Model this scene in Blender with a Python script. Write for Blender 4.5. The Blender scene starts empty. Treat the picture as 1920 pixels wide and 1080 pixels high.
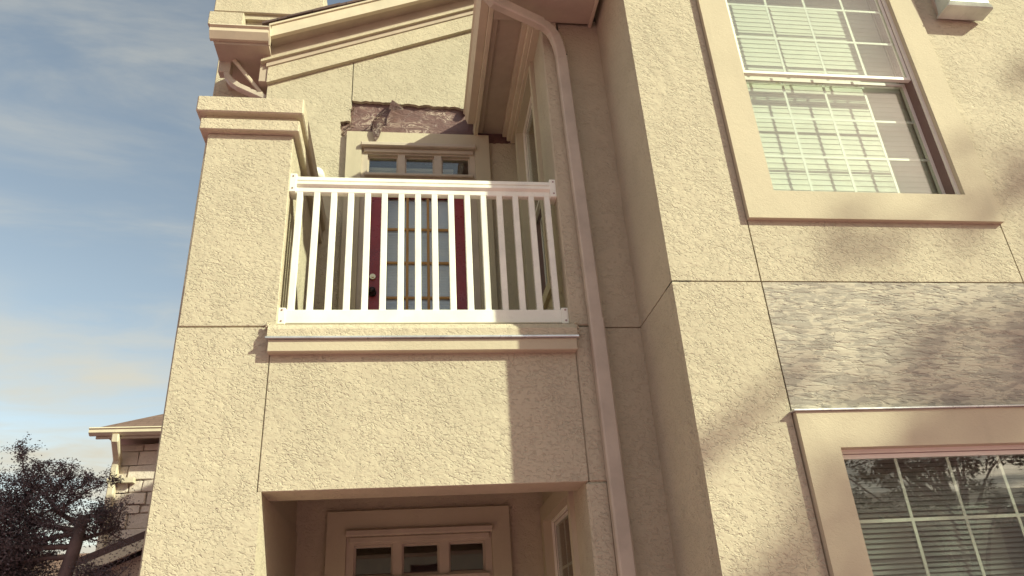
import bpy, bmesh, math, random
from mathutils import Vector, Matrix
random.seed(7)
R = math.radians
S = bpy.context.scene
COL = S.collection

# ------------------------------------------------------------------ camera
YAW, PITCH, ROLL = 0.1516, 0.4600, -0.0643
f = Vector((math.sin(YAW)*math.cos(PITCH), math.cos(YAW)*math.cos(PITCH), math.sin(PITCH)))
r = Vector((math.cos(YAW), -math.sin(YAW), 0)); u = r.cross(f)
r2 = math.cos(ROLL)*r + math.sin(ROLL)*u
u2 = -math.sin(ROLL)*r + math.cos(ROLL)*u
cam = bpy.data.cameras.new('camera'); camo = bpy.data.objects.new('camera', cam); COL.objects.link(camo)
camo.matrix_world = Matrix(((r2.x, u2.x, -f.x, 0), (r2.y, u2.y, -f.y, 0), (r2.z, u2.z, -f.z, 1.6), (0, 0, 0, 1)))
cam.sensor_width = 36; cam.lens = 36*1396/1920; cam.clip_start = .05; cam.clip_end = 2000
S.camera = camo

# ------------------------------------------------------------------ world and sun
SUN = Vector((1.427, -1.0, 1.03)).normalized()          # from the scene towards the sun
elev = math.asin(SUN.z); azim = math.atan2(SUN.x, SUN.y)
W = bpy.data.worlds.new('World'); S.world = W; W.use_nodes = True
nt = W.node_tree; N = nt.nodes; L = nt.links; N.clear()
def nd(t, **k):
    n = N.new(t)
    for a, b in k.items(): setattr(n, a, b)
    return n
out = nd('ShaderNodeOutputWorld'); bg = nd('ShaderNodeBackground'); bg.inputs[1].default_value = 0.10
sky = nd('ShaderNodeTexSky', sky_type='NISHITA'); sky.sun_disc = False
sky.sun_elevation = elev; sky.sun_rotation = azim; sky.air_density = 1.0; sky.dust_density = 0.8; sky.ozone_density = 1.6
tc = nd('ShaderNodeTexCoord'); sep = nd('ShaderNodeSeparateXYZ'); L.new(tc.outputs['Generated'], sep.inputs[0])
zc = nd('ShaderNodeMath', operation='MAXIMUM'); zc.inputs[1].default_value = .06; L.new(sep.outputs[2], zc.inputs[0])
dv = [nd('ShaderNodeMath', operation='DIVIDE') for _ in range(2)]
for i in range(2): L.new(sep.outputs[i], dv[i].inputs[0]); L.new(zc.outputs[0], dv[i].inputs[1])
cmb = nd('ShaderNodeCombineXYZ'); L.new(dv[0].outputs[0], cmb.inputs[0]); L.new(dv[1].outputs[0], cmb.inputs[1])
def cloud(rot, scl, lo, hi, detail, rough, dist, off):
    mp = nd('ShaderNodeMapping'); mp.inputs['Rotation'].default_value = (0, 0, R(rot)); mp.inputs['Scale'].default_value = scl
    mp.inputs['Location'].default_value = off
    L.new(cmb.outputs[0], mp.inputs[0])
    n = nd('ShaderNodeTexNoise'); n.inputs['Scale'].default_value = 1.0; n.inputs['Detail'].default_value = detail
    n.inputs['Roughness'].default_value = rough; n.inputs['Distortion'].default_value = dist
    L.new(mp.outputs[0], n.inputs[0])
    m = nd('ShaderNodeMapRange', interpolation_type='SMOOTHSTEP'); m.inputs[1].default_value = lo; m.inputs[2].default_value = hi
    L.new(n.outputs[0], m.inputs[0]); return m
c1 = cloud(28, (.9, 2.6, 1), .40, .80, 7, .58, .6, (3.1, 1.7, 0))
c2 = cloud(-15, (.8, 1.0, 1), .38, .62, 8, .55, .2, (1.3, 4.2, 0))
s1 = nd('ShaderNodeMath', operation='MULTIPLY'); s1.inputs[1].default_value = .60; L.new(c1.outputs[0], s1.inputs[0])
# heaped cloud keeps to the lower sky
lowm = nd('ShaderNodeMapRange', interpolation_type='SMOOTHSTEP'); lowm.inputs[1].default_value = .44; lowm.inputs[2].default_value = .31
L.new(sep.outputs[2], lowm.inputs[0])
s2 = nd('ShaderNodeMath', operation='MULTIPLY'); L.new(c2.outputs[0], s2.inputs[0]); L.new(lowm.outputs[0], s2.inputs[1])
mx = nd('ShaderNodeMath', operation='MAXIMUM'); L.new(s1.outputs[0], mx.inputs[0]); L.new(s2.outputs[0], mx.inputs[1])
tint = nd('ShaderNodeMix', data_type='RGBA', blend_type='MULTIPLY'); tint.inputs[0].default_value = 1
L.new(sky.outputs[0], tint.inputs[6]); tint.inputs[7].default_value = (1.72, 1.36, .98, 1)
cm = nd('ShaderNodeMix', data_type='RGBA'); L.new(mx.outputs[0], cm.inputs[0]); L.new(tint.outputs[2], cm.inputs[6])
cm.inputs[7].default_value = (4.3, 4.1, 3.4, 1)
L.new(cm.outputs[2], bg.inputs[0]); L.new(bg.outputs[0], out.inputs[0])

sl = bpy.data.lights.new('sun', 'SUN'); sl.energy = 4.1; sl.angle = R(.8); sl.color = (.95, 1, .76)
so = bpy.data.objects.new('sun', sl); COL.objects.link(so); so.location = (20, -14, 15)
so.rotation_euler = SUN.to_track_quat('Z', 'Y').to_euler()
S.view_settings.view_transform = 'Standard'; S.view_settings.look = 'None'
S.view_settings.exposure = 0.75; S.view_settings.gamma = 1; S.view_settings.use_curve_mapping = False
S.cycles.max_bounces = 10; S.cycles.diffuse_bounces = 5; S.cycles.transparent_max_bounces = 16
S.cycles.use_denoising = True

# ------------------------------------------------------------------ materials
def mat(name):
    m = bpy.data.materials.new(name); m.use_nodes = True; t = m.node_tree
    b = t.nodes['Principled BSDF']; return m, t, b
def add(t, ty, **k):
    n = t.nodes.new(ty)
    for a, b in k.items(): setattr(n, a, b)
    return n
def noise(t, vec, scale, detail=3, rough=.5, dist=0, stretch=None):
    if stretch:
        mp = add(t, 'ShaderNodeMapping'); mp.inputs['Scale'].default_value = stretch; t.links.new(vec, mp.inputs[0]); vec = mp.outputs[0]
    n = add(t, 'ShaderNodeTexNoise'); n.inputs['Scale'].default_value = scale; n.inputs['Detail'].default_value = detail
    n.inputs['Roughness'].default_value = rough; n.inputs['Distortion'].default_value = dist
    t.links.new(vec, n.inputs[0]); return n.outputs[0]
def rng(t, v, a, b, c=0, d=1, smooth=True):
    n = add(t, 'ShaderNodeMapRange', interpolation_type='SMOOTHSTEP' if smooth else 'LINEAR')
    for i, x in zip((1, 2, 3, 4), (a, b, c, d)): n.inputs[i].default_value = x
    t.links.new(v, n.inputs[0]); return n.outputs[0]
def mth(t, op, a, b=None):
    n = add(t, 'ShaderNodeMath', operation=op)
    for i, x in enumerate((a, b)):
        if x is None: continue
        if isinstance(x, (int, float)): n.inputs[i].default_value = x
        else: t.links.new(x, n.inputs[i])
    return n.outputs[0]
def mixc(t, fac, a, b):
    n = add(t, 'ShaderNodeMix', data_type='RGBA')
    t.links.new(fac, n.inputs[0])
    for i, x in ((6, a), (7, b)):
        if isinstance(x, tuple): n.inputs[i].default_value = (*x, 1)
        else: t.links.new(x, n.inputs[i])
    return n.outputs[2]
def pos(t): return add(t, 'ShaderNodeNewGeometry').outputs['Position']
def bump(t, b, h, strength, dist):
    n = add(t, 'ShaderNodeBump'); n.inputs['Strength'].default_value = strength; n.inputs['Distance'].default_value = dist
    t.links.new(h, n.inputs['Height']); t.links.new(n.outputs[0], b.inputs['Normal'])
def sc(c, k): return tuple(x*k for x in c)

def stucco(name, col, scale=30, st=.95, dist=.0058, stretch=(1, 1, 1), rough_amt=1.0, patched=False):
    m, t, b = mat(name); p = pos(t)
    mp = add(t, 'ShaderNodeMapping'); mp.inputs['Scale'].default_value = stretch; mp.inputs['Rotation'].default_value = (0, R(-20), 0)
    t.links.new(p, mp.inputs[0]); v = mp.outputs[0]
    n1 = noise(t, v, scale*2.5, 2.5, .55, .8, (.55, 1, 1))
    dens = noise(t, p, scale*.16, 2, .5)                              # thicker and thinner areas
    pits = rng(t, mth(t, 'ADD', n1, mth(t, 'MULTIPLY', mth(t, 'SUBTRACT', dens, .5), .30)), .34, .47)
    n2 = noise(t, v, scale*1.35, 2.5, .55, 1.0, (.7, 1, 1))
    ridge = mth(t, 'ABSOLUTE', mth(t, 'SUBTRACT', n2, .5))
    groove = rng(t, ridge, .0, .035)
    mask = rng(t, noise(t, v, scale*1.5, 2, .5), .53, .60)             # crevices come and go
    groove = mth(t, 'SUBTRACT', 1.0, mth(t, 'MULTIPLY', mth(t, 'SUBTRACT', 1.0, groove), mask))
    fine = noise(t, p, 190, 2, .6)
    h = mth(t, 'ADD', mth(t, 'MULTIPLY', pits, .7*rough_amt), mth(t, 'MULTIPLY', groove, .38))
    h = mth(t, 'ADD', h, mth(t, 'MULTIPLY', n2, .7))
    h = mth(t, 'ADD', h, mth(t, 'MULTIPLY', noise(t, v, scale*.5, 2, .5, .4, (.7, 1, 1)), 1.5*rough_amt))
    h = mth(t, 'ADD', h, mth(t, 'MULTIPLY', fine, .10))
    bump(t, b, h, st*.85, dist)
    big = rng(t, noise(t, p, 1.3, 4, .6), .3, .7)
    c = mixc(t, big, sc(col, .93), sc(col, 1.05))
    c = mixc(t, mth(t, 'MULTIPLY', fine, .35), c, sc(col, .8))
    if patched:
        pl = rng(t, noise(t, v, scale*1.35, 5, .62, .5), .47, .52)
        zone = rng(t, noise(t, p, 1.1, 2, .5), .30, .45)
        c = mixc(t, mth(t, 'MULTIPLY', pl, zone), (.345, .31, .255), (.47, .42, .33))
    # rain streaks
    stv = noise(t, p, 3.0, 4, .6, 0, (3.0, 3.0, .25))
    c = mixc(t, mth(t, 'MULTIPLY', rng(t, stv, .52, .75), .22), c, sc(col, .72))
    t.links.new(c, b.inputs['Base Color']); b.inputs['Roughness'].default_value = .92
    b.inputs['Specular IOR Level'].default_value = .15
    return m
def painted(name, col, rough=.6, bumpy=.0, scale=60, wear=.1, metal=0, spec=.3):
    m, t, b = mat(name); p = pos(t)
    n = noise(t, p, 5, 5, .6)
    c = mixc(t, rng(t, n, .3, .7), sc(col, 1-wear), sc(col, 1+wear*.4))
    t.links.new(c, b.inputs['Base Color'])
    rr = rng(t, noise(t, p, 22, 4, .6), .3, .7, rough-.1, rough+.1); t.links.new(rr, b.inputs['Roughness'])
    b.inputs['Metallic'].default_value = metal; b.inputs['Specular IOR Level'].default_value = spec
    bump(t, b, noise(t, p, scale, 3, .6), .25+bumpy, .0015+bumpy*.004)
    return m
TAN = (.52, .455, .33)
M = {}
M['stucco'] = stucco('stucco', TAN)
M['stucco_side'] = stucco('stucco_coarse', TAN, scale=31, st=.8)
M['stucco_patch'] = stucco('stucco_weathered', (.38, .345, .285), scale=19, st=.75, stretch=(.40, 1, 1.3), dist=.011, patched=True)
M['trim'] = stucco('trim_stucco', (.545, .475, .34), scale=60, st=.5, dist=.004, rough_amt=.5)
M['cap'] = stucco('cap_stucco', (.56, .485, .35), scale=34, st=.9, dist=.006, rough_amt=.8)
M['fascia'] = painted('fascia_paint', (.61, .53, .385), .55, .1)
M['gutter'] = painted('gutter_paint', (.57, .485, .355), .45, 0, wear=.08, spec=.4)
M['spout'] = painted('downspout_paint', (.50, .425, .335), .5, .05, wear=.14)
M['vinyl'] = painted('white_vinyl', (.85, .84, .72), .35, 0, wear=.10, spec=.45)
M['frame'] = painted('window_frame_white', (.80, .76, .66), .4, 0, wear=.05)
M['flash'] = painted('flashing_metal', (.62, .63, .62), .35, 0, wear=.25, metal=.6)
M['liner'] = painted('shaded_brown_liner', (.20, .13, .11), .6, 0)  # brown liner, its dark tone includes the shade of the recessed reveal
M['casing'] = painted('door_casing', (.52, .44, .34), .5, .05)
M['red'] = painted('red_door_paint', (.30, .030, .035), .35, 0, wear=.15, spec=.5)
M['muntin'] = painted('tan_muntin', (.50, .28, .10), .5, 0)
M['brass'] = painted('brass', (.75, .65, .42), .3, 0, metal=.8)
M['bronze'] = painted('dark_bronze', (.05, .035, .035), .35, 0, metal=.5)
M['steel'] = painted('hinge_steel', (.35, .22, .2), .4, 0, metal=.5)
M['blind'] = painted('blind_white', (.72, .68, .57), .6, 0, wear=.05)
M['blind_grey'] = painted('blind_grey', (.42, .38, .36), .6, 0, wear=.05)
M['blind_lilac'] = painted('blind_lilac_white', (.74, .66, .70), .6, 0, wear=.04)
M['interior'] = painted('room_gloom', (.16, .10, .09), .9, 0)  # dark brown stands in for the gloom of unlit rooms
M['soffit'] = painted('soffit_paint', (.46, .375, .285), .7, .1)
M['lampglass'] = painted('frosted_lamp_panel', (.60, .66, .56), .35, 0, wear=.25)
M['lampbody'] = painted('lamp_body', (.50, .42, .33), .5, 0)
M['dome'] = painted('white_plastic_dome', (.82, .80, .70), .4, 0, wear=.03)
# shingles
def shingle(name, a, b_):
    m, t, b = mat(name); p = pos(t)
    br = add(t, 'ShaderNodeTexBrick'); br.inputs['Scale'].default_value = 1; br.inputs['Brick Width'].default_value = .3; br.inputs['Row Height'].default_value = .13
    br.inputs['Mortar Size'].default_value = .006; br.inputs['Color1'].default_value = (*a, 1); br.inputs['Color2'].default_value = (*b_, 1); br.inputs['Mortar'].default_value = (*sc(a, .4), 1)
    t.links.new(p, br.inputs[0])
    c = mixc(t, noise(t, p, 30, 4, .7), br.outputs[0], sc(a, .7)); t.links.new(c, b.inputs['Base Color'])
    b.inputs['Roughness'].default_value = .95; bump(t, b, noise(t, p, 120, 3, .7), .6, .004); return m
M['shingle'] = shingle('asphalt_shingle', (.10, .062, .055), (.15, .095, .08))
M['shingle2'] = shingle('brown_shingle', (.17, .10, .075), (.24, .15, .11))
# limestone
def stone():
    m, t, b = mat('limestone'); p = pos(t)
    oi = add(t, 'ShaderNodeObjectInfo').outputs['Random']
    c = mixc(t, oi, (.60, .51, .43), (.70, .60, .50))
    c = mixc(t, rng(t, noise(t, p, 9, 5, .65), .35, .7), c, (.60, .51, .42)); t.links.new(c, b.inputs['Base Color'])
    b.inputs['Roughness'].default_value = .95; bump(t, b, noise(t, p, 14, 6, .65), .8, .03); return m
M['stone'] = stone()
M['mortar'] = painted('mortar', (.58, .49, .41), .95, .3)
# torn building paper
def paper():
    m, t, b = mat('building_paper'); p = pos(t)
    wr = noise(t, p, 7, 5, .6, 1.6, (1, 1, 1.8))
    streak = rng(t, mth(t, 'ABSOLUTE', mth(t, 'SUBTRACT', wr, .5)), .0, .045, 1, 0)
    patch = rng(t, noise(t, p, 2.6, 2, .5, 0), .50, .62)
    c = mixc(t, noise(t, p, 16, 4, .6), (.125, .068, .060), (.19, .105, .088))
    c = mixc(t, mth(t, 'MULTIPLY', mth(t, 'MULTIPLY', streak, patch), .75), c, (.60, .48, .38)); t.links.new(c, b.inputs['Base Color'])
    b.inputs['Roughness'].default_value = .45; bump(t, b, wr, .9, .02); return m
M['paper'] = paper()
M['lath'] = stucco('broken_lath_edge', (.36, .26, .20), scale=90, st=1, dist=.02)
# glass
def glass(name, tint=(.92, .96, .93)):
    m = bpy.data.materials.new(name); m.use_nodes = True; t = m.node_tree; t.nodes.clear()
    o = add(t, 'ShaderNodeOutputMaterial'); mix = add(t, 'ShaderNodeMixShader'); tr = add(t, 'ShaderNodeBsdfTransparent'); gl = add(t, 'ShaderNodeBsdfGlossy')
    tr.inputs[0].default_value = (*tint, 1); gl.inputs['Roughness'].default_value = .012
    ge = add(t, 'ShaderNodeNewGeometry'); dp = add(t, 'ShaderNodeVectorMath', operation='DOT_PRODUCT')
    t.links.new(ge.outputs['Normal'], dp.inputs[0]); t.links.new(ge.outputs['Incoming'], dp.inputs[1])
    k = mth(t, 'SUBTRACT', 1.0, mth(t, 'ABSOLUTE', dp.outputs['Value']))
    frv = mth(t, 'ADD', mth(t, 'MULTIPLY', mth(t, 'POWER', k, 5.0), .89), .11)
    p = pos(t); bm_ = add(t, 'ShaderNodeBump'); bm_.inputs['Strength'].default_value = .12; bm_.inputs['Distance'].default_value = .006
    t.links.new(noise(t, p, 2.5, 2, .5), bm_.inputs['Height']); t.links.new(bm_.outputs[0], gl.inputs['Normal'])
    t.links.new(frv, mix.inputs[0]); t.links.new(tr.outputs[0], mix.inputs[1]); t.links.new(gl.outputs[0], mix.inputs[2]); t.links.new(mix.outputs[0], o.inputs[0])
    return m
M['glass'] = glass('window_glass')
# leaves, bark
def leafmat(name, a, b_):
    m, t, b = mat(name); p = pos(t)
    c = mixc(t, noise(t, p, 3.5, 3, .6), a, b_); t.links.new(c, b.inputs['Base Color']); b.inputs['Roughness'].default_value = .55
    return m
M['leaf_dark'] = leafmat('dark_leaf', (.12, .085, .095), (.18, .13, .125))
M['leaf'] = leafmat('green_leaf', (.04, .06, .02), (.09, .11, .035))
M['bark'] = painted('bark', (.20, .14, .125), .95, .6, 25, .3)
def groundmat():  # unseen ground, its mauve chosen to bounce purple fill onto shaded walls
    m, t, b = mat('mauve_fill_paving'); p = pos(t)
    br = add(t, 'ShaderNodeTexBrick'); br.inputs['Scale'].default_value = 1; br.inputs['Brick Width'].default_value = .4; br.inputs['Row Height'].default_value = .2; br.inputs['Mortar Size'].default_value = .008
    br.inputs['Color1'].default_value = (.38, .185, .235, 1); br.inputs['Color2'].default_value = (.42, .21, .26, 1); br.inputs['Mortar'].default_value = (.26, .16, .2, 1)
    t.links.new(p, br.inputs[0]); c = mixc(t, noise(t, p, 2, 5, .6), br.outputs[0], (.39, .195, .24)); t.links.new(c, b.inputs['Base Color'])
    b.inputs['Roughness'].default_value = .9; bump(t, b, br.outputs[1], .5, .004); return m
M['ground'] = groundmat()

# ------------------------------------------------------------------ mesh helpers
def front(Y): return lambda a, b, c: Vector((a, Y+c, b))           # facing -y: a right, b up, c inward
def leftw(X): return lambda a, b, c: Vector((X+c, -a, b))          # facing -x: a = -y, b up, c inward
ID = lambda a, b, c: Vector((a, b, c))
def box(bm, p0, p1, bev=0, mp=None):
    x0, y0, z0 = p0; x1, y1, z1 = p1
    vs = [bm.verts.new((x, y, z)) for x in (x0, x1) for y in (y0, y1) for z in (z0, z1)]
    fs = [bm.faces.new([vs[i] for i in q]) for q in ((0, 1, 3, 2), (4, 6, 7, 5), (0, 4, 5, 1), (2, 3, 7, 6), (0, 2, 6, 4), (1, 5, 7, 3))]
    if bev:
        es = list({e for f_ in fs for e in f_.edges})
        bmesh.ops.bevel(bm, geom=es, offset=bev, segments=1, affect='EDGES')
    return bm
def nb(): return bmesh.new()
def remap(bm, mp):
    for v in bm.verts: v.co = mp(*v.co)
    bmesh.ops.recalc_face_normals(bm, faces=bm.faces); return bm
def prism(bm, poly, axis, a0, a1):
    # poly in the two other axes; axis 'x': (y,z), 'y': (x,z)
    def P(q, a): return (a, q[0], q[1]) if axis == 'x' else ((q[0], a, q[1]) if axis == 'y' else (q[0], q[1], a))
    A = [bm.verts.new(P(q, a0)) for q in poly]; B = [bm.verts.new(P(q, a1)) for q in poly]
    bm.faces.new(A); bm.faces.new(B[::-1]); n = len(poly)
    for i in range(n): bm.faces.new((A[i], B[i], B[(i+1) % n], A[(i+1) % n]))
    return bm
def tube(bm, pts, rad, seg=10, cap=True, rect=None):
    rings = []; pts = [Vector(p) for p in pts]; n = len(pts)
    if not isinstance(rad, (list, tuple)): rad = [rad]*n
    ref = Vector((0, 0, 1)) if rect is None else Vector(rect[2])
    for i, p in enumerate(pts):
        d = (pts[min(i+1, n-1)]-pts[max(i-1, 0)]).normalized()
        rf = ref if abs(d.dot(ref)) < .95 else Vector((1, 0, 0))
        s = d.cross(rf).normalized(); w = s.cross(d).normalized()
        if rect:
            hw, hh = rect[0]/2, rect[1]/2; c = min(hw, hh)*.3
            cs = [(hw, hh-c), (hw-c, hh), (-hw+c, hh), (-hw, hh-c), (-hw, -hh+c), (-hw+c, -hh), (hw-c, -hh), (hw, -hh+c)]
            rings.append([bm.verts.new(p+s*a+w*b) for a, b in cs])
        else:
            rings.append([bm.verts.new(p+(s*math.cos(2*math.pi*k/seg)+w*math.sin(2*math.pi*k/seg))*rad[i]) for k in range(seg)])
    for a, b in zip(rings, rings[1:]):
        m = len(a)
        for k in range(m): bm.faces.new((a[k], a[(k+1) % m], b[(k+1) % m], b[k]))
    if cap: bm.faces.new(rings[0][::-1]); bm.faces.new(rings[-1])
    return bm
def grid_wall(us, vs, holes, t, mp):
    """slab with rectangular openings, only its outer skin"""
    bm = nb(); us = sorted(set(us+[h[i] for h in holes for i in (0, 1)])); vs = sorted(set(vs+[h[i] for h in holes for i in (2, 3)]))
    def solid(i, j):
        if not (0 <= i < len(us)-1 and 0 <= j < len(vs)-1): return False
        a, b = (us[i]+us[i+1])/2, (vs[j]+vs[j+1])/2
        return not any(h[0] < a < h[1] and h[2] < b < h[3] for h in holes)
    cache = {}
    def V(i, j, k):
        if (i, j, k) not in cache: cache[i, j, k] = bm.verts.new((us[i], vs[j], k*t))
        return cache[i, j, k]
    for i in range(len(us)-1):
        for j in range(len(vs)-1):
            if not solid(i, j): continue
            for k in (0, 1): bm.faces.new((V(i, j, k), V(i+1, j, k), V(i+1, j+1, k), V(i, j+1, k)))
            for di, dj, a, b in ((-1, 0, (i, j), (i, j+1)), (1, 0, (i+1, j), (i+1, j+1)), (0, -1, (i, j), (i+1, j)), (0, 1, (i, j+1), (i+1, j+1))):
                if not solid(i+di, j+dj): bm.faces.new((V(*a, 0), V(*b, 0), V(*b, 1), V(*a, 1)))
    return remap(bm, mp)
def link(name, me, parent=None, loc=None, m=None):
    o = bpy.data.objects.new(name, me); COL.objects.link(o)
    if loc is not None: o.location = loc
    if parent is not None:
        o.parent = parent; o.matrix_parent_inverse = Matrix.Translation(-WL[parent.name])
        WL[o.name] = WL[parent.name] if loc is None else Vector(loc)
        if loc is None: WL[o.name] = Vector((0, 0, 0))
    else: WL[o.name] = Vector(loc) if loc is not None else Vector((0, 0, 0))
    return o
WL = {}
def obj(name, bm, m, parent=None, smooth=False, loc=None):
    me = bpy.data.meshes.new(name); bmesh.ops.recalc_face_normals(bm, faces=bm.faces); bm.to_mesh(me); bm.free()
    me.materials.append(M[m] if isinstance(m, str) else m)
    if smooth: me.polygons.foreach_set('use_smooth', [True]*len(me.polygons))
    return link(name, me, parent, loc)
def thing(name, label, cat, loc, group=None):
    o = link(name, None, None, loc); o['label'] = label; o['category'] = cat
    if group: o['group'] = group
    return o
def tag(o, label, cat, group=None):
    o['label'] = label; o['category'] = cat
    if group: o['group'] = group
    return o
def B(name, p0, p1, m, parent, bev=.004, label=None):
    o = obj(name, box(nb(), p0, p1, bev), m, parent)
    if label: o['label'] = label
    return o
def BM(name, p0, p1, m, parent, mp, bev=.003):
    return obj(name, remap(box(nb(), p0, p1, bev), mp), m, parent)

# ------------------------------------------------------------------ ground
g = nb(); vs = [g.verts.new(p) for p in ((-400, -400, 0), (400, -400, 0), (400, 400, 0), (-400, 400, 0))]; g.faces.new(vs)
go = obj('ground', g, 'ground'); go['kind'] = 'structure'

# ------------------------------------------------------------------ the apartment building
Y1, Y0, Y3 = 4.0, 3.41, 5.4
XL, XP, XR, XB = -1.281, -.753, .95, 1.388        # wing wall left/right, balcony right wall, bay side
FZ = 3.354                                         # second floor joint
apt = thing('apartment_building', 'tan stucco apartment building with a recessed balcony, red door and projecting window bay', 'building', (1.2, 5.0, 0))

# --- wing wall with its cap (left of the balcony)
wing = obj('wing_wall', box(nb(), (XL+.014, Y1+.014, 0), (XP-.014, Y3+.02, 4.70)), 'stucco', apt)
pl = nb(); prism(pl, [(XL, 0), (XP, 0), (XP, 2.432), (-.777, 2.432), (-.777, FZ-.004), (XL, FZ-.004)], 'y', Y1, Y3); obj('stucco_panel', pl, 'stucco', wing)
obj('stucco_panel', box(nb(), (XL, Y1, FZ+.004), (XP, Y3, 4.70), .004), 'stucco', wing)
B('cap_band', (XL-.045, Y1-.045, 4.702), (XP+.04, Y3, 4.79), 'cap', wing, .006)
B('cap_neck', (XL-.02, Y1-.02, 4.785), (XP+.015, Y3, 4.835), 'cap', wing, .002)
B('cap_band', (XL-.075, Y1-.07, 4.825), (XP+.062, Y3, 4.95), 'cap', wing, .008)

# --- spandrel panel, lintel, ledge
sp = obj('spandrel_wall', box(nb(), (-.79, Y1+.012, 2.45), (1.0, Y1+.26, 3.34)), 'stucco', apt)
obj('stucco_panel', box(nb(), (-.772, Y1, 2.432), (.9635, Y1+.25, 3.23), .003), 'stucco', sp)
led = nb(); prism(led, [(Y1-.055, 3.268), (Y1-.055, 3.318), (Y1-.03, 3.354), (Y1+.30, 3.362), (Y1+.30, 3.268)], 'x', -.788, .974)
lo = obj('balcony_ledge', led, 'cap', apt)
obj('flashing', box(nb(), (-.796, Y1-.068, 3.256), (.980, Y1+.02, 3.269), .002), 'flash', lo)
B('ledge_band', (-.782, Y1-.05, 3.183), (.968, Y1+.02, 3.256), 'trim', lo, .004)
# lumpy old sealant where the ledge meets the pier
bmz = nb()
for k in range(26):
    z = 3.27+random.random()*.09; x = .972+random.random()*.012
    bmesh.ops.create_icosphere(bmz, subdivisions=1, radius=.006+random.random()*.006, matrix=Matrix.Translation((x, Y1-.04+random.random()*.035, z)))
for k in range(12):
    bmesh.ops.create_icosphere(bmz, subdivisions=1, radius=.005+random.random()*.006, matrix=Matrix.Translation((-.79-random.random()*.02, Y1-.03+random.random()*.03, 3.34+random.random()*.03)))
obj('sealant', bmz, 'cap', lo)['kind'] = 'stuff'
B('balcony_floor', (-.80, Y1+.24, 3.05), (1.0, Y3+.05, 3.345), 'soffit', apt, 0)

# --- balcony right wall with the two side windows (facing left), pier and recess
SW = [(-5.20, -4.42, 3.86, 5.74), (-5.30, -4.42, .62, 2.44)]
obj('balcony_side_wall', grid_wall([-5.42, -4.03], [0, 6.0], [(a-.005, b+.005, c-.005, d+.005) for a, b, c, d in SW], .14, leftw(XR)), 'stucco_side', apt)
pier = B('pier', (XR-.001, Y1-.002, 0), (1.072, Y1+.20, 2.43), 'stucco', apt, .012)
for a, b in ((2.43, FZ-.004), (FZ+.004, 5.83)):
    B('stucco_panel', (XR-.001 if a > 3 else .969, Y1-.002, a), (1.072, Y1+.20, b), 'stucco', pier, .008)
rec = obj('recess_wall', box(nb(), (1.06, Y1+.044, 0), (XB+.1, Y1+.20, 5.9)), 'stucco_side', apt)
for a, b in ((0, FZ-.004), (FZ+.004, 5.84)):
    obj('stucco_panel', box(nb(), (1.07, Y1+.03, a), (XB+.02, Y1+.19, b)), 'stucco_side', rec)

# --- back wall of the recess: sheathing core, stucco layer with the torn-open patch
back = obj('back_wall', grid_wall([XL+.02, 2.4], [0, 6.34], [(-.347, .467, .085, 2.14), (-.347, .467, 3.36, 5.36), (-.375, .54, 5.38, 5.63), (-.395, .515, 2.16, 2.40)], .14, front(Y3+.035)), 'paper', apt)
back['label'] = 'brown building paper and sheathing laid bare where the stucco was torn off'
SL = .4165
def rake(x): return 6.35+SL*(x+1.267)
def jag(x0, z0, x1, z1, n, amp):
    return [(x0+(x1-x0)*i/n+(random.uniform(-amp, amp) if 0 < i < n else 0)*.6, z0+(z1-z0)*i/n+(random.uniform(-amp, amp) if 0 < i < n else 0)) for i in range(n+1)]
bm = nb()
lp = [(XL, 3.3), (-.545, 3.3), (-.545, 5.80)] + jag(-.555, 5.81, -.607, 5.800, 4, .010) + jag(-.612, 5.81, -.623, 5.955, 6, .009) + jag(-.615, 5.962, -.545, 5.968, 4, .006) + jag(-.536, 5.975, -.536, 6.20, 8, .008) + [(-.536, rake(-.536)+.1), (XL, rake(XL)+.1)]
prism(bm, lp, 'y', Y3, Y3+.034); obj('stucco_panel', bm, 'stucco', back)
bm = nb(); tp = jag(-.528, 6.205, .50, 6.162, 34, .010) + [(.52, 6.14)] + jag(.56, 6.13, .95, 6.10, 8, .008) + [(2.4, 6.1), (2.4, rake(2.4)+.1), (-.528, rake(-.528)+.1)]
prism(bm, tp, 'y', Y3, Y3+.034); obj('stucco_panel', bm, 'stucco', back)
bm = nb(); prism(bm, [(.60, 3.3), (.97, 3.3)] + jag(.97, 5.77, .70, 5.765, 12, .006) + [(.60, 5.765)], 'y', Y3, Y3+.034); obj('stucco_panel', bm, 'stucco_side', back)
# porch level of the back wall
obj('stucco_panel', grid_wall([XP-.05, 1.0], [0, 3.06], [(-.50, .62, -.1, 2.50)], .034, front(Y3)), 'stucco_side', back)
# broken lath at the notch
bm = nb()
for k in range(46):
    x = random.uniform(-.62, -.52); z = random.uniform(5.79, 5.97) if x < -.55 else random.uniform(5.85, 6.19)
    if x > -.55: x = random.uniform(-.54, -.515)
    a = random.uniform(0, 6.28); l = random.uniform(.012, .04)
    tube(bm, [(x, Y3+.03, z), (x+l*math.cos(a)*.6, Y3+random.uniform(-.012, .02), z+l*math.sin(a))], random.uniform(.0015, .004), 4)
obj('torn_lath', bm, 'lath', back)['kind'] = 'stuff'
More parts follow.
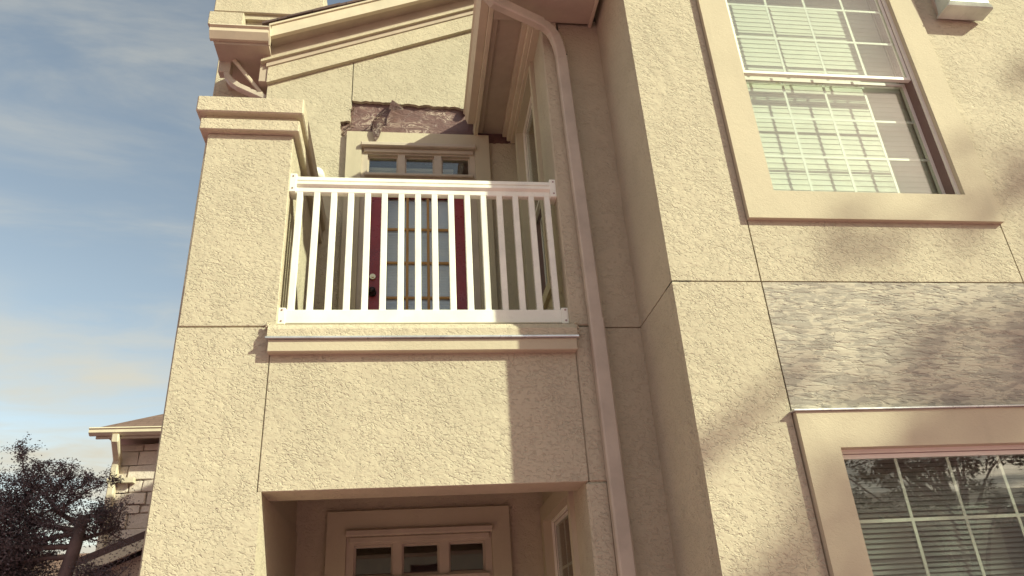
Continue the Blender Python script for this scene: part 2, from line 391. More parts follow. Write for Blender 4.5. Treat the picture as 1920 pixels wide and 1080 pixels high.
# torn paper flaps
def flap(pts, w, curl):
    bm = nb(); rows = []
    for i, (x, y, z, ang) in enumerate(pts):
        ww = w[i]; dx, dz = math.cos(ang)*ww/2, math.sin(ang)*ww/2
        rows.append([bm.verts.new((x+dx*s, y-curl*(1-abs(s))*(.5+.5*random.random()) + .012*s*random.random(), z+dz*s)) for s in (-1, -.4, .3, 1)])
    for a, b in zip(rows, rows[1:]):
        for k in range(3): bm.faces.new((a[k], a[k+1], b[k+1], b[k]))
    r_ = bmesh.ops.solidify(bm, geom=bm.faces[:], thickness=.003)
    return obj('torn_paper', bm, 'paper', back)
flap([(-.150, Y3-.005, 6.205, -.55), (-.135, Y3-.055, 6.15, -.5), (-.125, Y3-.075, 6.09, -.25), (-.135, Y3-.07, 6.055, .1)], [.045, .085, .12, .13], .008)
flap([(-.165, Y3-.01, 6.17, 1.15), (-.215, Y3-.05, 6.07, .95), (-.27, Y3-.06, 6.01, .9), (-.325, Y3-.05, 5.93, .9), (-.335, Y3-.035, 5.85, .7)], [.05, .085, .10, .09, .05], .015)
flap([(-.275, Y3-.04, 5.99, .2), (-.285, Y3-.065, 5.90, .1), (-.295, Y3-.068, 5.82, .05), (-.302, Y3-.062, 5.76, 0), (-.308, Y3-.058, 5.71, 0)], [.10, .095, .075, .05, .012], .010)
flap([(.50, Y3+.02, 6.16, 0), (.505, Y3-.02, 6.12, .2), (.51, Y3-.015, 6.09, .3)], [.10, .08, .03], .015)

# --- doors: (floor height, trim set)
def hcyl(bm, c, rad, y0, y1, seg=16):
    A = [bm.verts.new((c[0]+rad*math.cos(2*math.pi*k/seg), y0, c[1]+rad*math.sin(2*math.pi*k/seg))) for k in range(seg)]
    Bv = [bm.verts.new((c[0]+rad*math.cos(2*math.pi*k/seg), y1, c[1]+rad*math.sin(2*math.pi*k/seg))) for k in range(seg)]
    bm.faces.new(A); bm.faces.new(Bv[::-1])
    for k in range(seg): bm.faces.new((A[k], Bv[k], Bv[(k+1) % seg], A[(k+1) % seg]))
    return bm
def door_set(dz, upper):
    z0 = 3.36+dz; zt = 5.826+dz
    yf = Y3-.04
    sur = obj('door_surround', grid_wall([-.556, .694], [z0-.05, zt], [(-.425, .566, z0-.2, 5.70+dz)], .075, front(yf)), 'trim', apt)
    # wood casing with mullions over the transom
    grid = [(-.372+o_, -.112+o_, 5.402+dz, 5.602+dz) for o_ in (0, )] + [(-.050, .203, 5.402+dz, 5.602+dz), (.268, .518, 5.402+dz, 5.602+dz)]
    obj('casing', grid_wall([-.424, .565], [z0, 5.70+dz], grid+[(-.347, .467, z0-.1, 5.33+dz)], .09, front(Y3-.012)), 'casing', sur)
    B('head_moulding', (-.43, Y3-.075, 5.655+dz), (.575, Y3-.005, 5.698+dz), 'casing', sur, .008)
    B('head_moulding', (-.405, Y3-.035, 5.615+dz), (.552, Y3-.005, 5.654+dz), 'casing', sur, .006)
    B('transom_sill', (-.395, Y3-.045, 5.365+dz), (.545, Y3-.005, 5.392+dz), 'casing', sur, .006)
    for a, b, c, d in grid:
        w = obj('transom_window', grid_wall([a, b], [c, d], [(a+.012, b-.012, c+.012, d-.012)], .03, front(Y3+.02)), 'casing', apt)
        BM('pane', (a+.012, c+.012, .010), (b-.012, d-.012, .015), 'glass', w, front(Y3+.025), 0)
    dr = obj('door', grid_wall([-.343, .463], [z0+.01, 5.325+dz], [(-.200, .322, 3.60+dz, 5.20+dz)], .045, front(Y3+.035)), 'red', apt)
    dr['label'] = 'dark red door with a glazed panel'
    for i in (1, 2):
        x = -.200+.522*i/3; BM('muntin', (x-.011, 3.60+dz, 0), (x+.011, 5.20+dz, .022), 'muntin', dr, front(Y3+.042))
    for j in range(1, 5):
        z = 3.60+dz+.32*j; BM('muntin', (-.200, z-.011, 0), (.322, z+.011, .020), 'muntin', dr, front(Y3+.044))
    obj('glazing_bead', grid_wall([-.215, .337], [3.585+dz, 5.215+dz], [(-.198, .320, 3.602+dz, 5.198+dz)], .012, front(Y3+.030)), 'muntin', dr)
    BM('pane', (-.200, 3.60+dz, .02), (.322, 5.20+dz, .025), 'glass', dr, front(Y3+.045), 0)
    if upper:
        obj('deadbolt', hcyl(hcyl(nb(), (-.302, 4.415), .024, Y3+.015, Y3+.036), (-.302, 4.415), .011, Y3+.006, Y3+.016), 'brass', dr)
        kb = hcyl(nb(), (-.302, 4.275), .034, Y3+.024, Y3+.036); bmesh.ops.create_uvsphere(kb, u_segments=16, v_segments=10, radius=.030, matrix=Matrix.Translation((-.302, Y3-.015, 4.275)))
        hcyl(kb, (-.302, 4.275), .012, Y3-.01, Y3+.03); obj('door_knob', kb, 'bronze', dr, True)
        for z in (4.98, 4.42, 3.62): obj('hinge', tube(nb(), [(.468, Y3+.018, z-.05), (.468, Y3+.018, z+.05)], .010, 8), 'steel', dr)
    return z0
door_set(0, True); door_set(-3.262, False)

# --- windows
def blind(name, label, mp, a0, a1, b0, b1, c, pitch, depth, tilt, m, group, base):
    t = thing(name, label, 'blind', base, group)
    bm = nb(); n = int((b1-b0)/pitch)
    # one slat shared by all, local to its centre
    w = (a1-a0); h = depth*math.cos(tilt)/2; d = depth*math.sin(tilt)/2
    o0 = mp(0, 0, 0)
    prof = [(-d, -h), (-d*.3+.002, -h*.25), (d, h), (d-.0016, h), (-d*.3, -h*.15), (-d-.0016, -h)]
    A = [bm.verts.new(mp(-w/2, q[1], q[0])-o0) for q in prof]; Bv = [bm.verts.new(mp(w/2, q[1], q[0])-o0) for q in prof]
    bm.faces.new(A); bm.faces.new(Bv[::-1])
    for i in range(6): bm.faces.new((A[i], Bv[i], Bv[(i+1) % 6], A[(i+1) % 6]))
    bmesh.ops.recalc_face_normals(bm, faces=bm.faces)
    me = bpy.data.meshes.new('slat'); bm.to_mesh(me); bm.free(); me.materials.append(M[m])
    for i in range(n):
        link('slat', me, t, mp((a0+a1)/2, b1-.03-pitch*(i+.5), c))
    BM('headrail', (a0, b1-.03, c-.02), (a1, b1, c+.02), m, t, mp)
    BM('bottom_rail', (a0, b1-.03-pitch*n-.022, c-.012), (a1, b1-.03-pitch*n, c+.012), m, t, mp)
    return t
def window(label, mp, a0, a1, b0, b1, cols, rows, trim=None, dead=.0):
    """single-hung window: frame, two sashes, each with muntins and a pane"""
    w = obj('window', grid_wall([a0, a1], [b0, b1], [(a0+.018, a1-.018, b0+.018, b1-.018)], .016, lambda a, b, c: mp(a, b, c+dead)), 'frame', apt)
    obj('jamb_liner', grid_wall([a0, a1], [b0, b1], [(a0+.021, a1-.021, b0+.021, b1-.021)], .105, lambda a, b, c: mp(a, b, c+dead+.0165)), 'liner', w)
    if label: w['label'] = label
    mid = (b0+b1)/2
    for (s0, s1, dep) in ((mid-.012, b1-.02, .018), (b0+.02, mid+.012, .082)):
        dep += dead
        A0, A1 = a0+.02, a1-.02; fr = .022
        obj('sash', grid_wall([A0, A1], [s0, s1], [(A0+fr, A1-fr, s0+fr, s1-fr)], .028, lambda a, b, c: mp(a, b, c+dep)), 'frame', w)
        for i in range(1, cols):
            x = A0+fr+(A1-A0-2*fr)*i/cols; BM('muntin', (x-.008, s0+fr, dep+.010), (x+.008, s1-fr, dep+.013), 'frame', w, mp, 0)
        for j in range(1, rows):
            z = s0+fr+(s1-s0-2*fr)*j/rows; BM('muntin', (A0+fr, z-.008, dep+.0095), (A1-fr, z+.008, dep+.0135), 'frame', w, mp, 0)
        BM('pane', (A0+fr, s0+fr, dep+.004), (A1-fr, s1-fr, dep+.008), 'glass', w, mp, 0)
    return w
# bay windows and their raised stucco surrounds
FB = front(Y0)
BW = [(2.082, 3.302, 3.931, 5.83), (2.088, 3.308, .53, 2.427)]
up = obj('window_surround', grid_wall([1.894, 3.492], [3.745, 6.02], [BW[0]], .16, front(Y0-.032)), 'trim', apt)
lw = obj('window_surround', grid_wall([1.899, 3.497], [.34, 2.612], [BW[1]], .16, front(Y0-.032)), 'trim', apt)
B('flashing', (1.885, Y0-.045, 2.613), (3.52, Y0+.01, 2.623), 'flash', lw, .002)
window('tall white double-sash window with pale blinds', FB, *BW[0], 4, 3, dead=.0)
window('white double-sash window with grey blinds', FB, *BW[1], 4, 3, dead=.02)
blind('window_blind', 'pale closed slat blind inside the upper bay window', FB, 2.088, 3.296, 3.94, 5.82, .158, .040, .0455, R(4), 'blind', None, (2.69, Y0+.17, 3.95))
blind('window_blind', 'grey slat blind inside the lower bay window', FB, 2.03, 3.36, .50, 2.45, .215, .0245, .027, R(24), 'blind_grey', None, (2.70, Y0+.17, .55))
# side windows on the balcony and porch
FL = leftw(XR)
for hx in SW:
    a0, a1, b0, b1 = hx
    s = obj('window_surround', grid_wall([a0-.09, a1+.06], [b0-.08, b1+(.10 if b0 < 2 else .03)], [hx], .06, leftw(XR-.03)), 'trim', apt)
window('tall side window facing the balcony', FL, *SW[0], 1, 1, dead=.03)
window('side window facing the porch', FL, *SW[1], 3, 3, dead=.03)
blind('window_blind', 'half-lowered grey blind inside the window beside the balcony', FL, -5.38, -4.26, 4.80, 5.80, .175, .030, .034, R(8), 'blind_grey', None, (XR+.13, 4.81, 4.83))
blind('window_blind', 'white blind behind the glass of the red balcony door', front(Y3), -.22, .345, 3.56, 5.24, .125, .026, .028, R(6), 'blind_lilac', None, (.06, Y3+.125, 3.56))
blind('window_blind', 'pale valance blind behind the transom panes over the balcony door', front(Y3), -.36, .38, 5.40, 5.56, .14, .03, .033, R(10), 'blind', None, (0, Y3+.14, 5.40))

# --- the bay: stucco panels with recessed joints
bay = obj('bay_wall', grid_wall([XB+.015, 6.5], [0, 6.3], [(a-.005, b+.005, c-.005, d+.005) for a, b, c, d in BW], .18, front(Y0+.014)), 'stucco', apt)
XJ = 1.894; XJ2 = 3.486; j = .004
for (x0, x1, z0, z1, m) in ((XB, XJ-j, 0, FZ-j, 'stucco'), (XB, XJ-j, FZ+j, 6.3, 'stucco'), (XJ+j, XJ2-j, FZ+j, 3.75, 'stucco'), (XJ+j, XJ2-j, 2.60, FZ-j, 'stucco_patch'),
                            (XJ2+j, 6.5, 0, FZ-j, 'stucco'), (XJ2+j, 6.5, FZ+j, 6.3, 'stucco'), (XJ+j, XJ2-j, 6.0, 6.3, 'stucco'), (XJ+j, XJ2-j, 0, .36, 'stucco')):
    o = obj('stucco_panel', box(nb(), (x0, Y0, z0), (x1, Y0+.12, z1)), m, bay)
    if m == 'stucco_patch': o['label'] = 'greyish weathered stucco panel with flaking patches'
side = obj('bay_side_wall', box(nb(), (XB+.014, Y0+.02, 0), (XB+.16, Y1+.05, 6.0)), 'stucco_side', apt)
for a, b in ((0, FZ-j), (FZ+j, 6.0)):
    obj('stucco_panel', box(nb(), (XB+.001, Y0+.002, a), (XB+.11, Y1+.035, b)), 'stucco_side', side)
obj('bay_end_wall', box(nb(), (6.35, Y0+.2, 0), (6.5, 10.3, 6.3)), 'stucco', apt)
# inside of the rooms, so that no daylight comes through
B('room_core', (1.6, 4.5, .02), (6.3, 10.2, 6.0), 'interior', apt, 0)
B('room_core', (XL+.05, 5.75, .02), (1.55, 10.2, 6.2), 'interior', apt, 0)
B('room_core', (1.30, 4.25, .02), (1.58, 5.74, 5.9), 'interior', apt, 0)
obj('rear_side_wall', box(nb(), (XL+.001, 5.44, 0), (XL+.045, 10.3, 6.3)), 'stucco', apt)

obj('rear_wall', box(nb(), (XL+.002, 10.21, 0), (6.49, 10.299, 6.5)), 'stucco', apt)
# --- gable roof over the back wall: frieze bands, soffit, fascia, shingles
def raked(name, x0, x1, y0, y1, d0, d1, m, parent, base=None):
    base = base or rake
    bm = nb(); prism(bm, [(x0, base(x0)+d0), (x1, base(x1)+d0), (x1, base(x1)+d1), (x0, base(x0)+d1)], 'y', y0, y1); return obj(name, bm, m, parent)
YF = 5.20
roof = raked('roof', -1.262, 3.2, YF+.01, 10.3, .375, .505, 'soffit', apt)
raked('frieze_band', -1.285, 2.4, Y3-.042, Y3+.03, 0, .178, 'cap', roof)
raked('frieze_shade_strip', -1.30, 2.4, Y3-.055, Y3+.03, .178, .235, 'soffit', roof)  # darker strip painted in for the shade under the upper band
raked('frieze_band', -1.345, 2.4, Y3-.085, Y3+.03, .228, .255, 'cap', roof)
raked('frieze_band', -1.33, 2.4, Y3-.070, Y3+.03, .255, .40, 'soffit', roof)
raked('fascia_board', -1.25, 3.2, YF-.03, YF+.011, .352, .478, 'fascia', roof)
raked('drip_edge', -1.27, 3.2, YF-.045, YF+.02, .477, .498, 'fascia', roof)
shd = [(-1.33+.22*k) for k in range(21)]
for k, x in enumerate(shd):
    raked('shingle', x, x+.235, YF-.055-random.random()*.012, YF+.5, .507-.004*(k % 2)+.006*random.random(), .528+.008*random.random(), 'shingle', roof)
raked('shingle_field', -1.30, 3.2, YF+.45, 10.3, .507, .522, 'shingle', roof)
# eave return with its gutter at the low corner
GZ0, GZ1 = 6.652, 6.787
er = obj('eave_return', box(nb(), (-1.735, YF+.005, 6.625), (-1.263, 5.81, 6.70)), 'soffit', roof)
gp = [(YF-.075, GZ1), (YF-.085, GZ1-.02), (YF-.065, GZ1-.03), (YF-.07, GZ1-.075), (YF-.03, GZ0), (YF+.004, GZ0), (YF+.004, GZ1)]
bm = nb(); prism(bm, gp, 'x', -1.768, -1.262); lg = obj('gutter', bm, 'gutter', apt)
bm = nb(); prism(bm, [(-1.692+(q[0]-YF-.004)*.85, q[1]-.003) for q in gp], 'y', YF-.02, 5.80); obj('gutter_run', bm, 'gutter', lg)
bm = nb(); prism(bm, [(YF-.088, GZ1+.003), (YF+.004, GZ1+.003), (YF+.004, GZ0-.03), (YF-.02, GZ0-.035)], 'x', -1.262, -1.250); obj('gutter_end_cap', bm, 'gutter', lg)
obj('bed_moulding', box(nb(), (-1.36, Y3-.03, 6.36), (-1.285, 5.80, 6.625), .004), 'soffit', roof)
# downspout elbows from that gutter back to the wall
sd = obj('downspout', tube(nb(), [(-1.69, 5.46, 6.66), (-1.672, 5.46, 6.54), (-1.652, 5.46, 6.47), (-1.61, 5.46, 6.41), (-1.54, 5.46, 6.355), (-1.29, 5.46, 6.225)], 1, rect=(.055, .075, (0, 1, 0))), 'spout', apt)
obj('outlet_box', box(nb(), (-1.735, 5.42, 6.50), (-1.63, 5.51, 6.63), .005), 'spout', sd)
obj('brace_board', tube(nb(), [(-1.60, 5.40, 6.62), (-1.31, 5.45, 6.25)], 1, rect=(.03, .03, (0, 1, 0))), 'gutter', sd)

# --- chimney behind the gable
ch = obj('chimney', box(nb(), (-1.872, 5.81, 0), (-.93, 6.9, 7.62), .006), 'stucco', apt)
B('cap_band', (-1.965, 5.74, 7.58), (-.89, 6.98, 7.76), 'cap', ch, .008)
B('cap_band', (-1.94, 5.76, 7.765), (-.90, 6.96, 8.05), 'cap', ch, .008)
B('shoulder', (-1.99, 5.70, 7.36), (-1.66, 6.9, 7.535), 'cap', ch, .006)
obj('chimney_shade_band', box(nb(), (-1.93, 5.77, 7.52), (-.90, 6.92, 7.585)), 'cap', ch)

# --- right wing roof: eave along the balcony, with gutter, soffit and frieze
EZ = 5.87
def rrake(x): return EZ+.12+.41*(x-.48)
wr = obj('roof', box(nb(), (.56, 3.22, EZ+.03), (1.318, Y3+.03, EZ+.06)), 'soffit', apt)
bm = nb(); prism(bm, [(.52, rrake(.52)+.02), (6.9, rrake(6.9)+.02), (6.9, rrake(6.9)+.07), (.52, rrake(.52)+.07)], 'y', 3.22, 10.3); obj('shingle_field', bm, 'shingle', wr)
obj('soffit_panel', box(nb(), (.60, 3.24, 5.825), (1.318, Y1+.0, EZ+.031)), 'soffit', wr)
obj('soffit_edge', box(nb(), (1.319, 3.24, 5.815), (1.345, Y1+.028, EZ+.09), .003), 'gutter', wr)
bm = nb(); prism(bm, [(1.0, 6.32), (6.6, 8.4), (6.6, 6.28), (1.0, 6.2)], 'y', Y0+.02, Y0+.16); obj('gable_wall', bm, 'stucco', wr)
bm = nb(); prism(bm, [(.50, rrake(.5)-.10), (6.9, rrake(6.9)-.12), (6.9, rrake(6.9)+.018), (.50, rrake(.5)+.018)], 'y', 3.21, 3.25); obj('fascia_board', bm, 'fascia', wr)
# K-style gutter along the eave
gp = [(.50, EZ-.02), (.54, EZ-.02), (.56, EZ-.02), (.56, EZ+.115), (.47, EZ+.115), (.462, EZ+.095), (.478, EZ+.08), (.475, EZ+.04)]
bm = nb(); prism(bm, gp, 'y', 3.26, Y3-.16); rg = obj('gutter', bm, 'gutter', apt)
obj('fascia_board', box(nb(), (.562, 3.26, EZ-.045), (.598, Y3-.02, EZ+.10), .003), 'fascia', rg)
obj('drip_rail', box(nb(), (.600, Y1-.2, EZ-.005), (.645, Y3-.02, EZ+.03), .004), 'soffit', rg)
# frieze and bed mouldings at the head of the side wall
for (x0, z0, z1, m) in ((.862, 5.795, 5.90, 'fascia'), (.895, 5.77, 5.794, 'gutter'), (.825, 5.84, 5.901, 'gutter')):
    obj('frieze_board', box(nb(), (x0, Y1+.02, z0), (XR+.01, Y3-.001, z1), .004), m, wr)

# --- downspout down the pier
path = [(.513, 3.70, 5.87), (.513, 3.70, 5.79), (.525, 3.705, 5.745), (.568, 3.73, 5.71), (.725, 3.79, 5.690), (.886, 3.85, 5.668), (.93, 3.866, 5.660)]
e1 = [(.955, 3.878, 5.652), (.995, 3.90, 5.635), (1.028, 3.922, 5.60), (1.050, 3.940, 5.55), (1.062, 3.953, 5.50), (1.073, 3.966, 5.44)]
ds = obj('downspout', tube(nb(), path, 1, rect=(.085, .066, (0, 1, 0))), 'spout', apt)
obj('elbow', tube(nb(), [(.90, 3.855, 5.664)]+e1, 1, rect=(.077, .060, (0, 1, 0))), 'spout', ds)
obj('downspout_length', tube(nb(), [(1.073, 3.967, 5.46), (1.1, 3.967, 3.30)], 1, rect=(.082, .058, (0, 1, 0))), 'spout', ds)
obj('downspout_length', tube(nb(), [(1.1, 3.967, 3.38), (1.116, 3.967, .15)], 1, rect=(.088, .064, (0, 1, 0))), 'spout', ds)
obj('strap', box(nb(), (1.045, 3.935, 5.452), (1.112, 4.01, 5.455)), 'bronze', ds)

# --- balcony railing
rl = obj('balcony_railing', box(nb(), (-.752, Y1+.04, 4.295), (.951, Y1+.085, 4.335), .004), 'vinyl', apt)
bm = nb(); prism(bm, [(Y1+.022, 4.346), (Y1+.022, 4.366), (Y1+.030, 4.370), (Y1+.022, 4.375), (Y1+.026, 4.402), (Y1+.045, 4.414), (Y1+.09, 4.414), (Y1+.112, 4.402), (Y1+.112, 4.346), (Y1+.08, 4.330), (Y1+.045, 4.330)], 'x', -.752, .951)
obj('top_rail', bm, 'vinyl', rl)
B('bottom_rail', (-.752, Y1+.032, 3.388), (.951, Y1+.088, 3.476), 'vinyl', rl, .004)
for x0, x1 in ((-.756, -.712), (.908, .956)):
    B('bracket', (x0, Y1+.018, 4.284), (x1, Y1+.118, 4.422), 'vinyl', rl, .004)
    B('bracket', (x0, Y1+.024, 3.380), (x1, Y1+.096, 3.486), 'vinyl', rl, .004)
for x in (-.734, .932):
    for z in (4.31, 4.40, 3.40, 3.47):
        obj('screw', hcyl(nb(), (x, z), .006, Y1+(.0155 if z > 4 else .0215), Y1+.03, 8), 'steel', rl)
bm = box(nb(), (-.019, -.019, -.415), (.019, .019, .415), .003); bmesh.ops.recalc_face_normals(bm, faces=bm.faces)
me = bpy.data.meshes.new('baluster'); bm.to_mesh(me); bm.free(); me.materials.append(M['vinyl'])
for k in range(16): link('baluster', me, rl, (-.690+1.578*k/15, Y1+.060, 3.887))
B('support_foot', (.06, Y1+.045, 3.355), (.10, Y1+.085, 3.39), 'vinyl', rl, .003)

# ------------------------------------------------------------------ wall lights
wl = thing('wall_light', 'boxy wall light with frosted panels beside the upper bay window', 'wall light', (3.80, Y0, 5.41))
B('back_plate', (3.66, Y0-.022, 5.44), (3.96, Y0+.004, 5.86), 'lampbody', wl, .004)
def taper(z0, z1, a, b, m, name):
    bm = nb(); q = []
    for (z, (x0, x1, y0, y1)) in ((z0, a), (z1, b)): q.append([bm.verts.new(p) for p in ((x0, y0, z), (x1, y0, z), (x1, y1, z), (x0, y1, z))])
    bm.faces.new(q[0]); bm.faces.new(q[1])
    for k in range(4): bm.faces.new((q[0][k], q[0][(k+1) % 4], q[1][(k+1) % 4], q[1][k]))
    bmesh.ops.bevel(bm, geom=bm.edges[:], offset=.006, segments=1, affect='EDGES')
    return obj(name, bm, m, wl)
taper(5.44, 5.82, (3.645, 3.955, Y0-.145, Y0-.02), (3.70, 3.90, Y0-.20, Y0-.02), 'lampglass', 'frosted_panel')
taper(5.412, 5.44, (3.625, 3.985, Y0-.135, Y0-.012), (3.64, 3.96, Y0-.15, Y0-.015), 'lampglass', 'bottom_lens')
taper(5.815, 5.88, (3.66, 3.94, Y0-.22, Y0-.005), (3.70, 3.90, Y0-.18, Y0-.005), 'lampbody', 'hood')
dl = thing('wall_light', 'small white dome light on the back wall behind the railing', 'wall light', (-.786, Y3, 5.35))
bm = nb(); bmesh.ops.create_uvsphere(bm, u_segments=24, v_segments=14, radius=.058, matrix=Matrix.Translation((-.786, Y3-.055, 5.350)) @ Matrix.Diagonal((1, .9, 1.05, 1))); obj('globe', bm, 'dome', dl, True)
obj('base_plate', hcyl(nb(), (-.786, 5.35), .062, Y3-.03, Y3+.002), 'dome', dl)

# ------------------------------------------------------------------ the stone house behind, left
HY = 13.0
hs = thing('stone_house', 'limestone house with brown shingle roof beyond the balcony wing wall', 'house', (-2.5, HY+2, 0))
hw = obj('wall', box(nb(), (-4.83, HY+.05, 0), (-.6, HY+6, 5.17)), 'mortar', hs)
z = 2.2
while z < 5.12:
    h = random.choice((.13, .17, .2, .24, .28)); h = min(h, 5.155-z); x = -4.86+random.uniform(-.03, .01); first = True
    if h < .05: break
    while x < -3.3:
        w = random.uniform(.16, .46); bm = box(nb(), (x+.006, HY-.0+random.uniform(-.05, .03), z+.006), (x+w-.006, HY+.12, z+h-.006), .012)
        for v in bm.verts: v.co += Vector((random.uniform(-.007, .007), random.uniform(-.012, .012), random.uniform(-.007, .007)))
        obj('stone', bm, 'stone', hw); x += w
    z += h
hr = obj('roof', prism(nb(), [(-5.02, 5.28), (-.2, 5.28), (-.2, 5.31), (-5.02, 5.31)], 'y', HY-.42, HY+6.5), 'soffit', hs)
bm = nb(); q = [bm.verts.new(p) for p in ((-5.06, HY-.47, 5.312), (-.2, HY-.47, 5.312), (-.2, HY+6.5, 5.312), (-5.06, HY+6.5, 5.312), (-4.30, HY+.35, 5.79), (-.2, HY+.35, 5.79))]
for ix in ((0, 1, 5, 4), (1, 2, 5), (2, 3, 4, 5), (3, 0, 4), (3, 2, 1, 0)): bm.faces.new([q[i] for i in ix])
obj('shingle_field', bm, 'shingle2', hr)
bm = nb(); prism(bm, [(HY-.55, 5.305), (HY-.565, 5.285), (HY-.545, 5.27), (HY-.55, 5.22), (HY-.50, 5.18), (HY-.46, 5.18), (HY-.46, 5.305)], 'x', -5.11, -.2); hg = obj('gutter', bm, 'fascia', hs)
obj('fascia_board', box(nb(), (-5.02, HY-.458, 5.14), (-.2, HY-.42, 5.278)), 'soffit', hg)
hd = obj('downspout', tube(nb(), [(-4.70, HY-.48, 5.19), (-4.70, HY-.48, 5.11), (-4.72, HY-.30, 4.98), (-4.76, HY-.10, 4.90), (-4.78, HY-.07, 4.75), (-4.80, HY-.07, .2)], 1, rect=(.13, .11, (1, 0, 0))), 'fascia', hs)
obj('strap', box(nb(), (-4.86, HY-.135, 4.50), (-4.45, HY-.02, 4.58)), 'fascia', hd)
pr = obj('porch_roof', prism(nb(), [(-4.86, 3.10), (-3.6, 3.60), (-3.6, 3.72), (-4.86, 3.22)], 'y', HY-.9, HY+.1), 'shingle', hs)
obj('fascia_board', prism(nb(), [(-4.86, 2.96), (-3.6, 3.46), (-3.6, 3.60), (-4.86, 3.10)], 'y', HY-.92, HY-.86), 'fascia', pr)
obj('gable_wall', prism(nb(), [(-4.75, 2.2), (-3.6, 2.2), (-3.6, 3.46), (-4.75, 2.99)], 'y', HY-.6, HY-.1), 'soffit', pr)
# far roof
fh = thing('far_house', 'distant house with a plain brown roof beyond the dark tree', 'house', (-17, 42, 0))
obj('wall', box(nb(), (-24, 40.4, 0), (-9, 48, 5.2)), 'cap', fh)
bm = nb(); q = [bm.verts.new(p) for p in ((-25, 40, 5.2), (-8, 40, 5.2), (-8, 48.5, 5.2), (-25, 48.5, 5.2), (-22, 44, 7.85), (-11, 44, 7.85))]
for ix in ((0, 1, 5, 4), (1, 2, 5), (2, 3, 4, 5), (3, 0, 4), (3, 2, 1, 0)): bm.faces.new([q[i] for i in ix])
obj('roof', bm, 'shingle2', fh)
# house across the court, behind the camera, mirrored in the lower window
oh = thing('court_house', 'long two-storey tan house facing the apartment building', 'house', (8, -22, 0))
obj('wall', grid_wall([-14, 32], [0, 6.0], [(-12+4*k, -10.6+4*k, zz, zz+1.6) for k in range(11) for zz in (.9, 3.7)], .3, lambda a, b, c: Vector((a, -22-c, b))), 'stucco', oh)
obj('room_core', box(nb(), (-13.9, -30, 0), (31.9, -22.6, 5.95)), 'interior', oh)
bm = nb(); prism(bm, [(-21.4, 6.0), (-26, 7.5), (-30.6, 6.0)], 'x', -14.6, 32.6); obj('roof', bm, 'shingle2', oh)

# ------------------------------------------------------------------ trees
def limb(bm, p, d, l, r0, r1, n=7, wob=.12, sag=0):
    pts = [Vector(p)]; d = Vector(d).normalized()
    for i in range(n):
        d = (d+Vector((random.gauss(0, wob), random.gauss(0, wob), random.gauss(0, wob)+sag))).normalized(); pts.append(pts[-1]+d*l/n)
    tube(bm, pts, [r0+(r1-r0)*i/n for i in range(n+1)], 7); return pts
def leaves(V, F, c, n, spread, size, d=None):
    for _ in range(n):
        p = c+Vector((random.gauss(0, spread), random.gauss(0, spread), random.gauss(0, spread*.8)))
        a = Vector((random.gauss(0, 1), random.gauss(0, 1), random.gauss(0, .7))).normalized(); b = a.orthogonal().normalized()
        b = (Matrix.Rotation(random.random()*6.28, 3, a) @ b); s = size*random.uniform(.6, 1.3); k = len(V); nn = a.cross(b)*s*.12
        V += [p-a*s, p+b*s*.42+nn, p+a*s, p-b*s*.42+nn]; F += [(k, k+1, k+2), (k, k+2, k+3)]
def leafmesh(V, F, m, parent):
    me = bpy.data.meshes.new('crown'); me.from_pydata([tuple(v) for v in V], [], F); me.materials.append(M[m]); return link('crown', me, parent)
# dark tree at the lower left, with a sawn-off stem
bx, by = -3.20, 8.0
tr = thing('pruned_tree', 'dark leafy tree with a sawn-off stem in front of the stone house', 'tree', (bx-.1, by, 0))
bm = nb(); V = []; F = []
tube(bm, [(bx-.10, by, 0), (bx-.09, by, 1.4), (bx-.05, by, 2.45), (bx+.0, by, 2.8), (bx+.03, by, 3.09)], [.11, .085, .066, .06, .052], 10)
starts = [((bx-.02, by, 2.72), (-1, .1, -.05)), ((bx-.02, by, 2.80), (-1, -.1, .05)), ((bx-.0, by, 2.92), (-1, .25, .15)), ((bx+.0, by, 2.95), (-1, 0, .2)), ((bx+.01, by, 3.0), (-.8, .3, .25)),
          ((bx-.05, by, 2.5), (-1, .3, .1)), ((bx-.06, by, 2.3), (-.9, -.3, .2)), ((bx+.0, by, 2.85), (.4, .4, .35)), ((bx-.05, by, 2.4), (.5, .3, .2))]
for k, (p, d) in enumerate(starts):
    l = random.uniform(.8, 1.4) if d[0] < 0 else .45
    pts = limb(bm, p, d, l, .028, .008, 8, .10, .0)
    for q in pts[2:]:
        for _ in range(3):
            dd = Vector((random.gauss(-.1, .6), random.gauss(0, .6), random.uniform(-.2, 1))); pp = limb(bm, q, dd, random.uniform(.18, .38), .007, .002, 5, .15)
            for w in pp[1:]: leaves(V, F, w, 34, .055, .013)
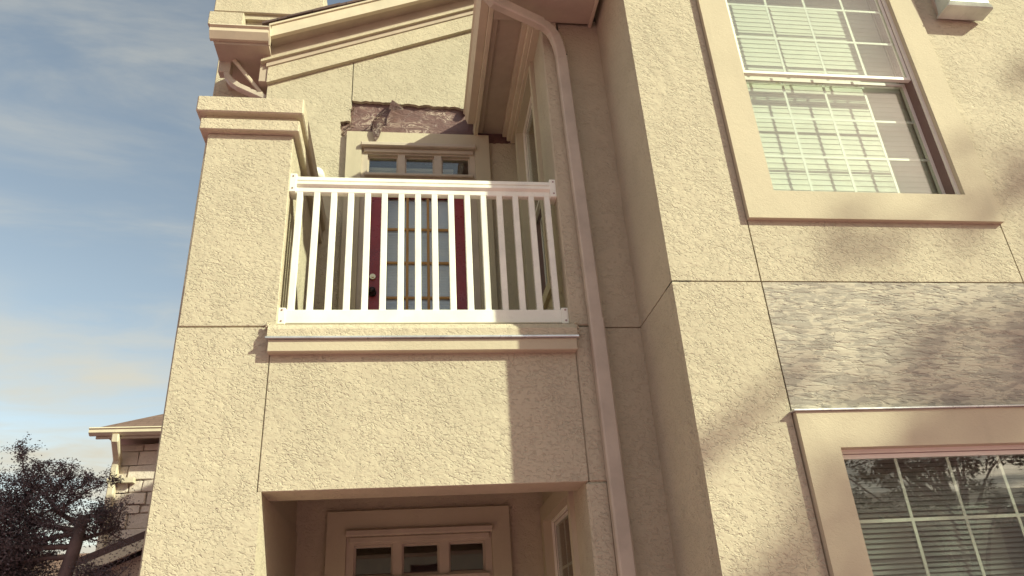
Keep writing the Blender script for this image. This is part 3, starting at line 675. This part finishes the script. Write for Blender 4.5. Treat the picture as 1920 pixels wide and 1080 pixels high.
# long sprays reaching up and right
for (a, b) in (((bx-.25, by, 3.1), (bx+.30, by-.05, 3.42)), ((bx-.5, by, 3.1), (bx-.70, by, 3.80)), ((bx-.55, by, 3.1), (bx-.42, by, 3.62)), ((bx-.2, by, 3.05), (bx+.02, by, 3.46)), ((bx-.8, by, 3.0), (bx-.95, by, 3.5)), ((bx+.0, by, 3.0), (bx+.24, by+.1, 3.12)), ((bx-.35, by, 3.1), (bx-.18, by, 3.5)), ((bx-.7, by, 3.0), (bx-.28, by, 3.56))):
    a = Vector(a); b = Vector(b); pts = [a.lerp(b, i/9)+Vector((random.gauss(0, .015), random.gauss(0, .03), math.sin(i/9*3.1)*.06)) for i in range(10)]
    tube(bm, pts, [.012-.001*i for i in range(10)], 5)
    for i, q in enumerate(pts[1:]):
        leaves(V, F, q, 95, .058-.004*i, .0135)
        pp = limb(bm, q, (random.gauss(0, .6), random.gauss(0, .5), random.uniform(.2, 1)), random.uniform(.08, .22), .004, .0015, 4, .2)
        for w in pp[1:]: leaves(V, F, w, 18, .028, .012)
for _ in range(1000):                                        # the dense body of the crown
    c = Vector((bx-.74+random.gauss(0, .36), by+random.gauss(0, .45), 2.64+random.gauss(0, .33)))
    if c.x > bx-.42-.35*(max(0, c.z-2.6)): continue
    leaves(V, F, c, 46, .075, .0155)
for _ in range(110):
    c = Vector((bx+random.uniform(-.5, .45), by+random.uniform(-.1, .6), random.uniform(1.9, 2.62))); leaves(V, F, c, 26, .06, .017)
for _ in range(800):
    x = random.uniform(-4.6, -3.32); zt = 3.38-.62*max(0, x+4.0)+.10*math.sin(x*17)+.06*math.sin(x*41)
    c = Vector((x, by+random.uniform(-.45, .6), random.uniform(2.1, zt)))
    if c.x > -3.62+.25*(2.7-c.z)+.06*math.sin(c.z*19): continue
    leaves(V, F, c, 46, .06, .0155)
obj('trunk', bm, 'bark', tr, True); leafmesh(V, F, 'leaf_dark', tr)

# broad tree in the court that dapples the bay and shows in the lower window
def shade_tree(name, label, base, height, targets, seed, leaf):
    random.seed(seed); base = Vector(base); t = thing(name, label, 'tree', base); bm = nb(); V = []; F = []
    top = base+Vector((.2, .1, height*.62))
    tube(bm, [base, base.lerp(top, .3)+Vector((.1, 0, 0)), base.lerp(top, .65)-Vector((.08, .05, 0)), top], [.22, .18, .14, .08], 10)
    for c, rad, n in targets:
        c = Vector(c); s = base.lerp(top, random.uniform(.45, 1)); mid = s.lerp(c, .5)+Vector((0, 0, .3)); pts = [s, s.lerp(mid, .5)+Vector((0, 0, .08)), mid, mid.lerp(c, .6), c]
        tube(bm, pts, [.06, .05, .035, .022, .01], 6)
        for _ in range(n):
            q = c+Vector((random.gauss(0, rad), random.gauss(0, rad), random.gauss(0, rad*.7))); tube(bm, [c.lerp(q, .1), c.lerp(q, .6)+Vector((0, 0, .05)), q], [.009, .006, .002], 4)
            leaves(V, F, q, 34, rad*.22, leaf)
    obj('trunk', bm, 'bark', t, True); leafmesh(V, F, 'leaf', t); return t
def onray(x, z, t): return (x+1.427*t, Y0-t, z+1.03*t)
tg = []
rs = random.Random(3)
for (x, z, rad, n) in ((2.0, 2.0, .20, 9), (1.75, 1.25, .28, 14), (2.35, 1.45, .25, 10), (2.7, 2.3, .16, 7), (3.2, 2.55, .18, 9), (3.45, 3.0, .28, 16), (3.7, 2.6, .3, 20), (2.3, .6, .4, 26), (3.3, 1.6, .4, 24), (4.2, 3.3, .45, 30), (4.3, 2.2, .5, 34), (3.75, 3.95, .22, 8), (3.2, 3.72, .10, 4), (4.6, 4.3, .35, 16), (5.2, 3.2, .6, 34), (1.70, 2.55, .18, 6), (2.0, 1.75, .22, 9), (1.55, 1.9, .15, 5), (2.6, 3.62, .14, 4), (3.0, .9, .5, 26)):
    tg.append((onray(x, z, 7.2+rs.uniform(-.8, .8)), rad, n))
shade_tree('court_tree', 'broad green tree in the court, shading the bay windows', (14.0, -3.9, 0), 9.0, tg, 11, .05)
tg2 = [((11.9+rs.gauss(0, .9), -9.0+rs.gauss(0, .8), 5.35+rs.gauss(0, .55)), .38, 12) for _ in range(18)]
shade_tree('court_tree', 'smaller tree standing in front of the facing house', (12.2, -9.0, 0), 6.2, tg2, 12, .06)
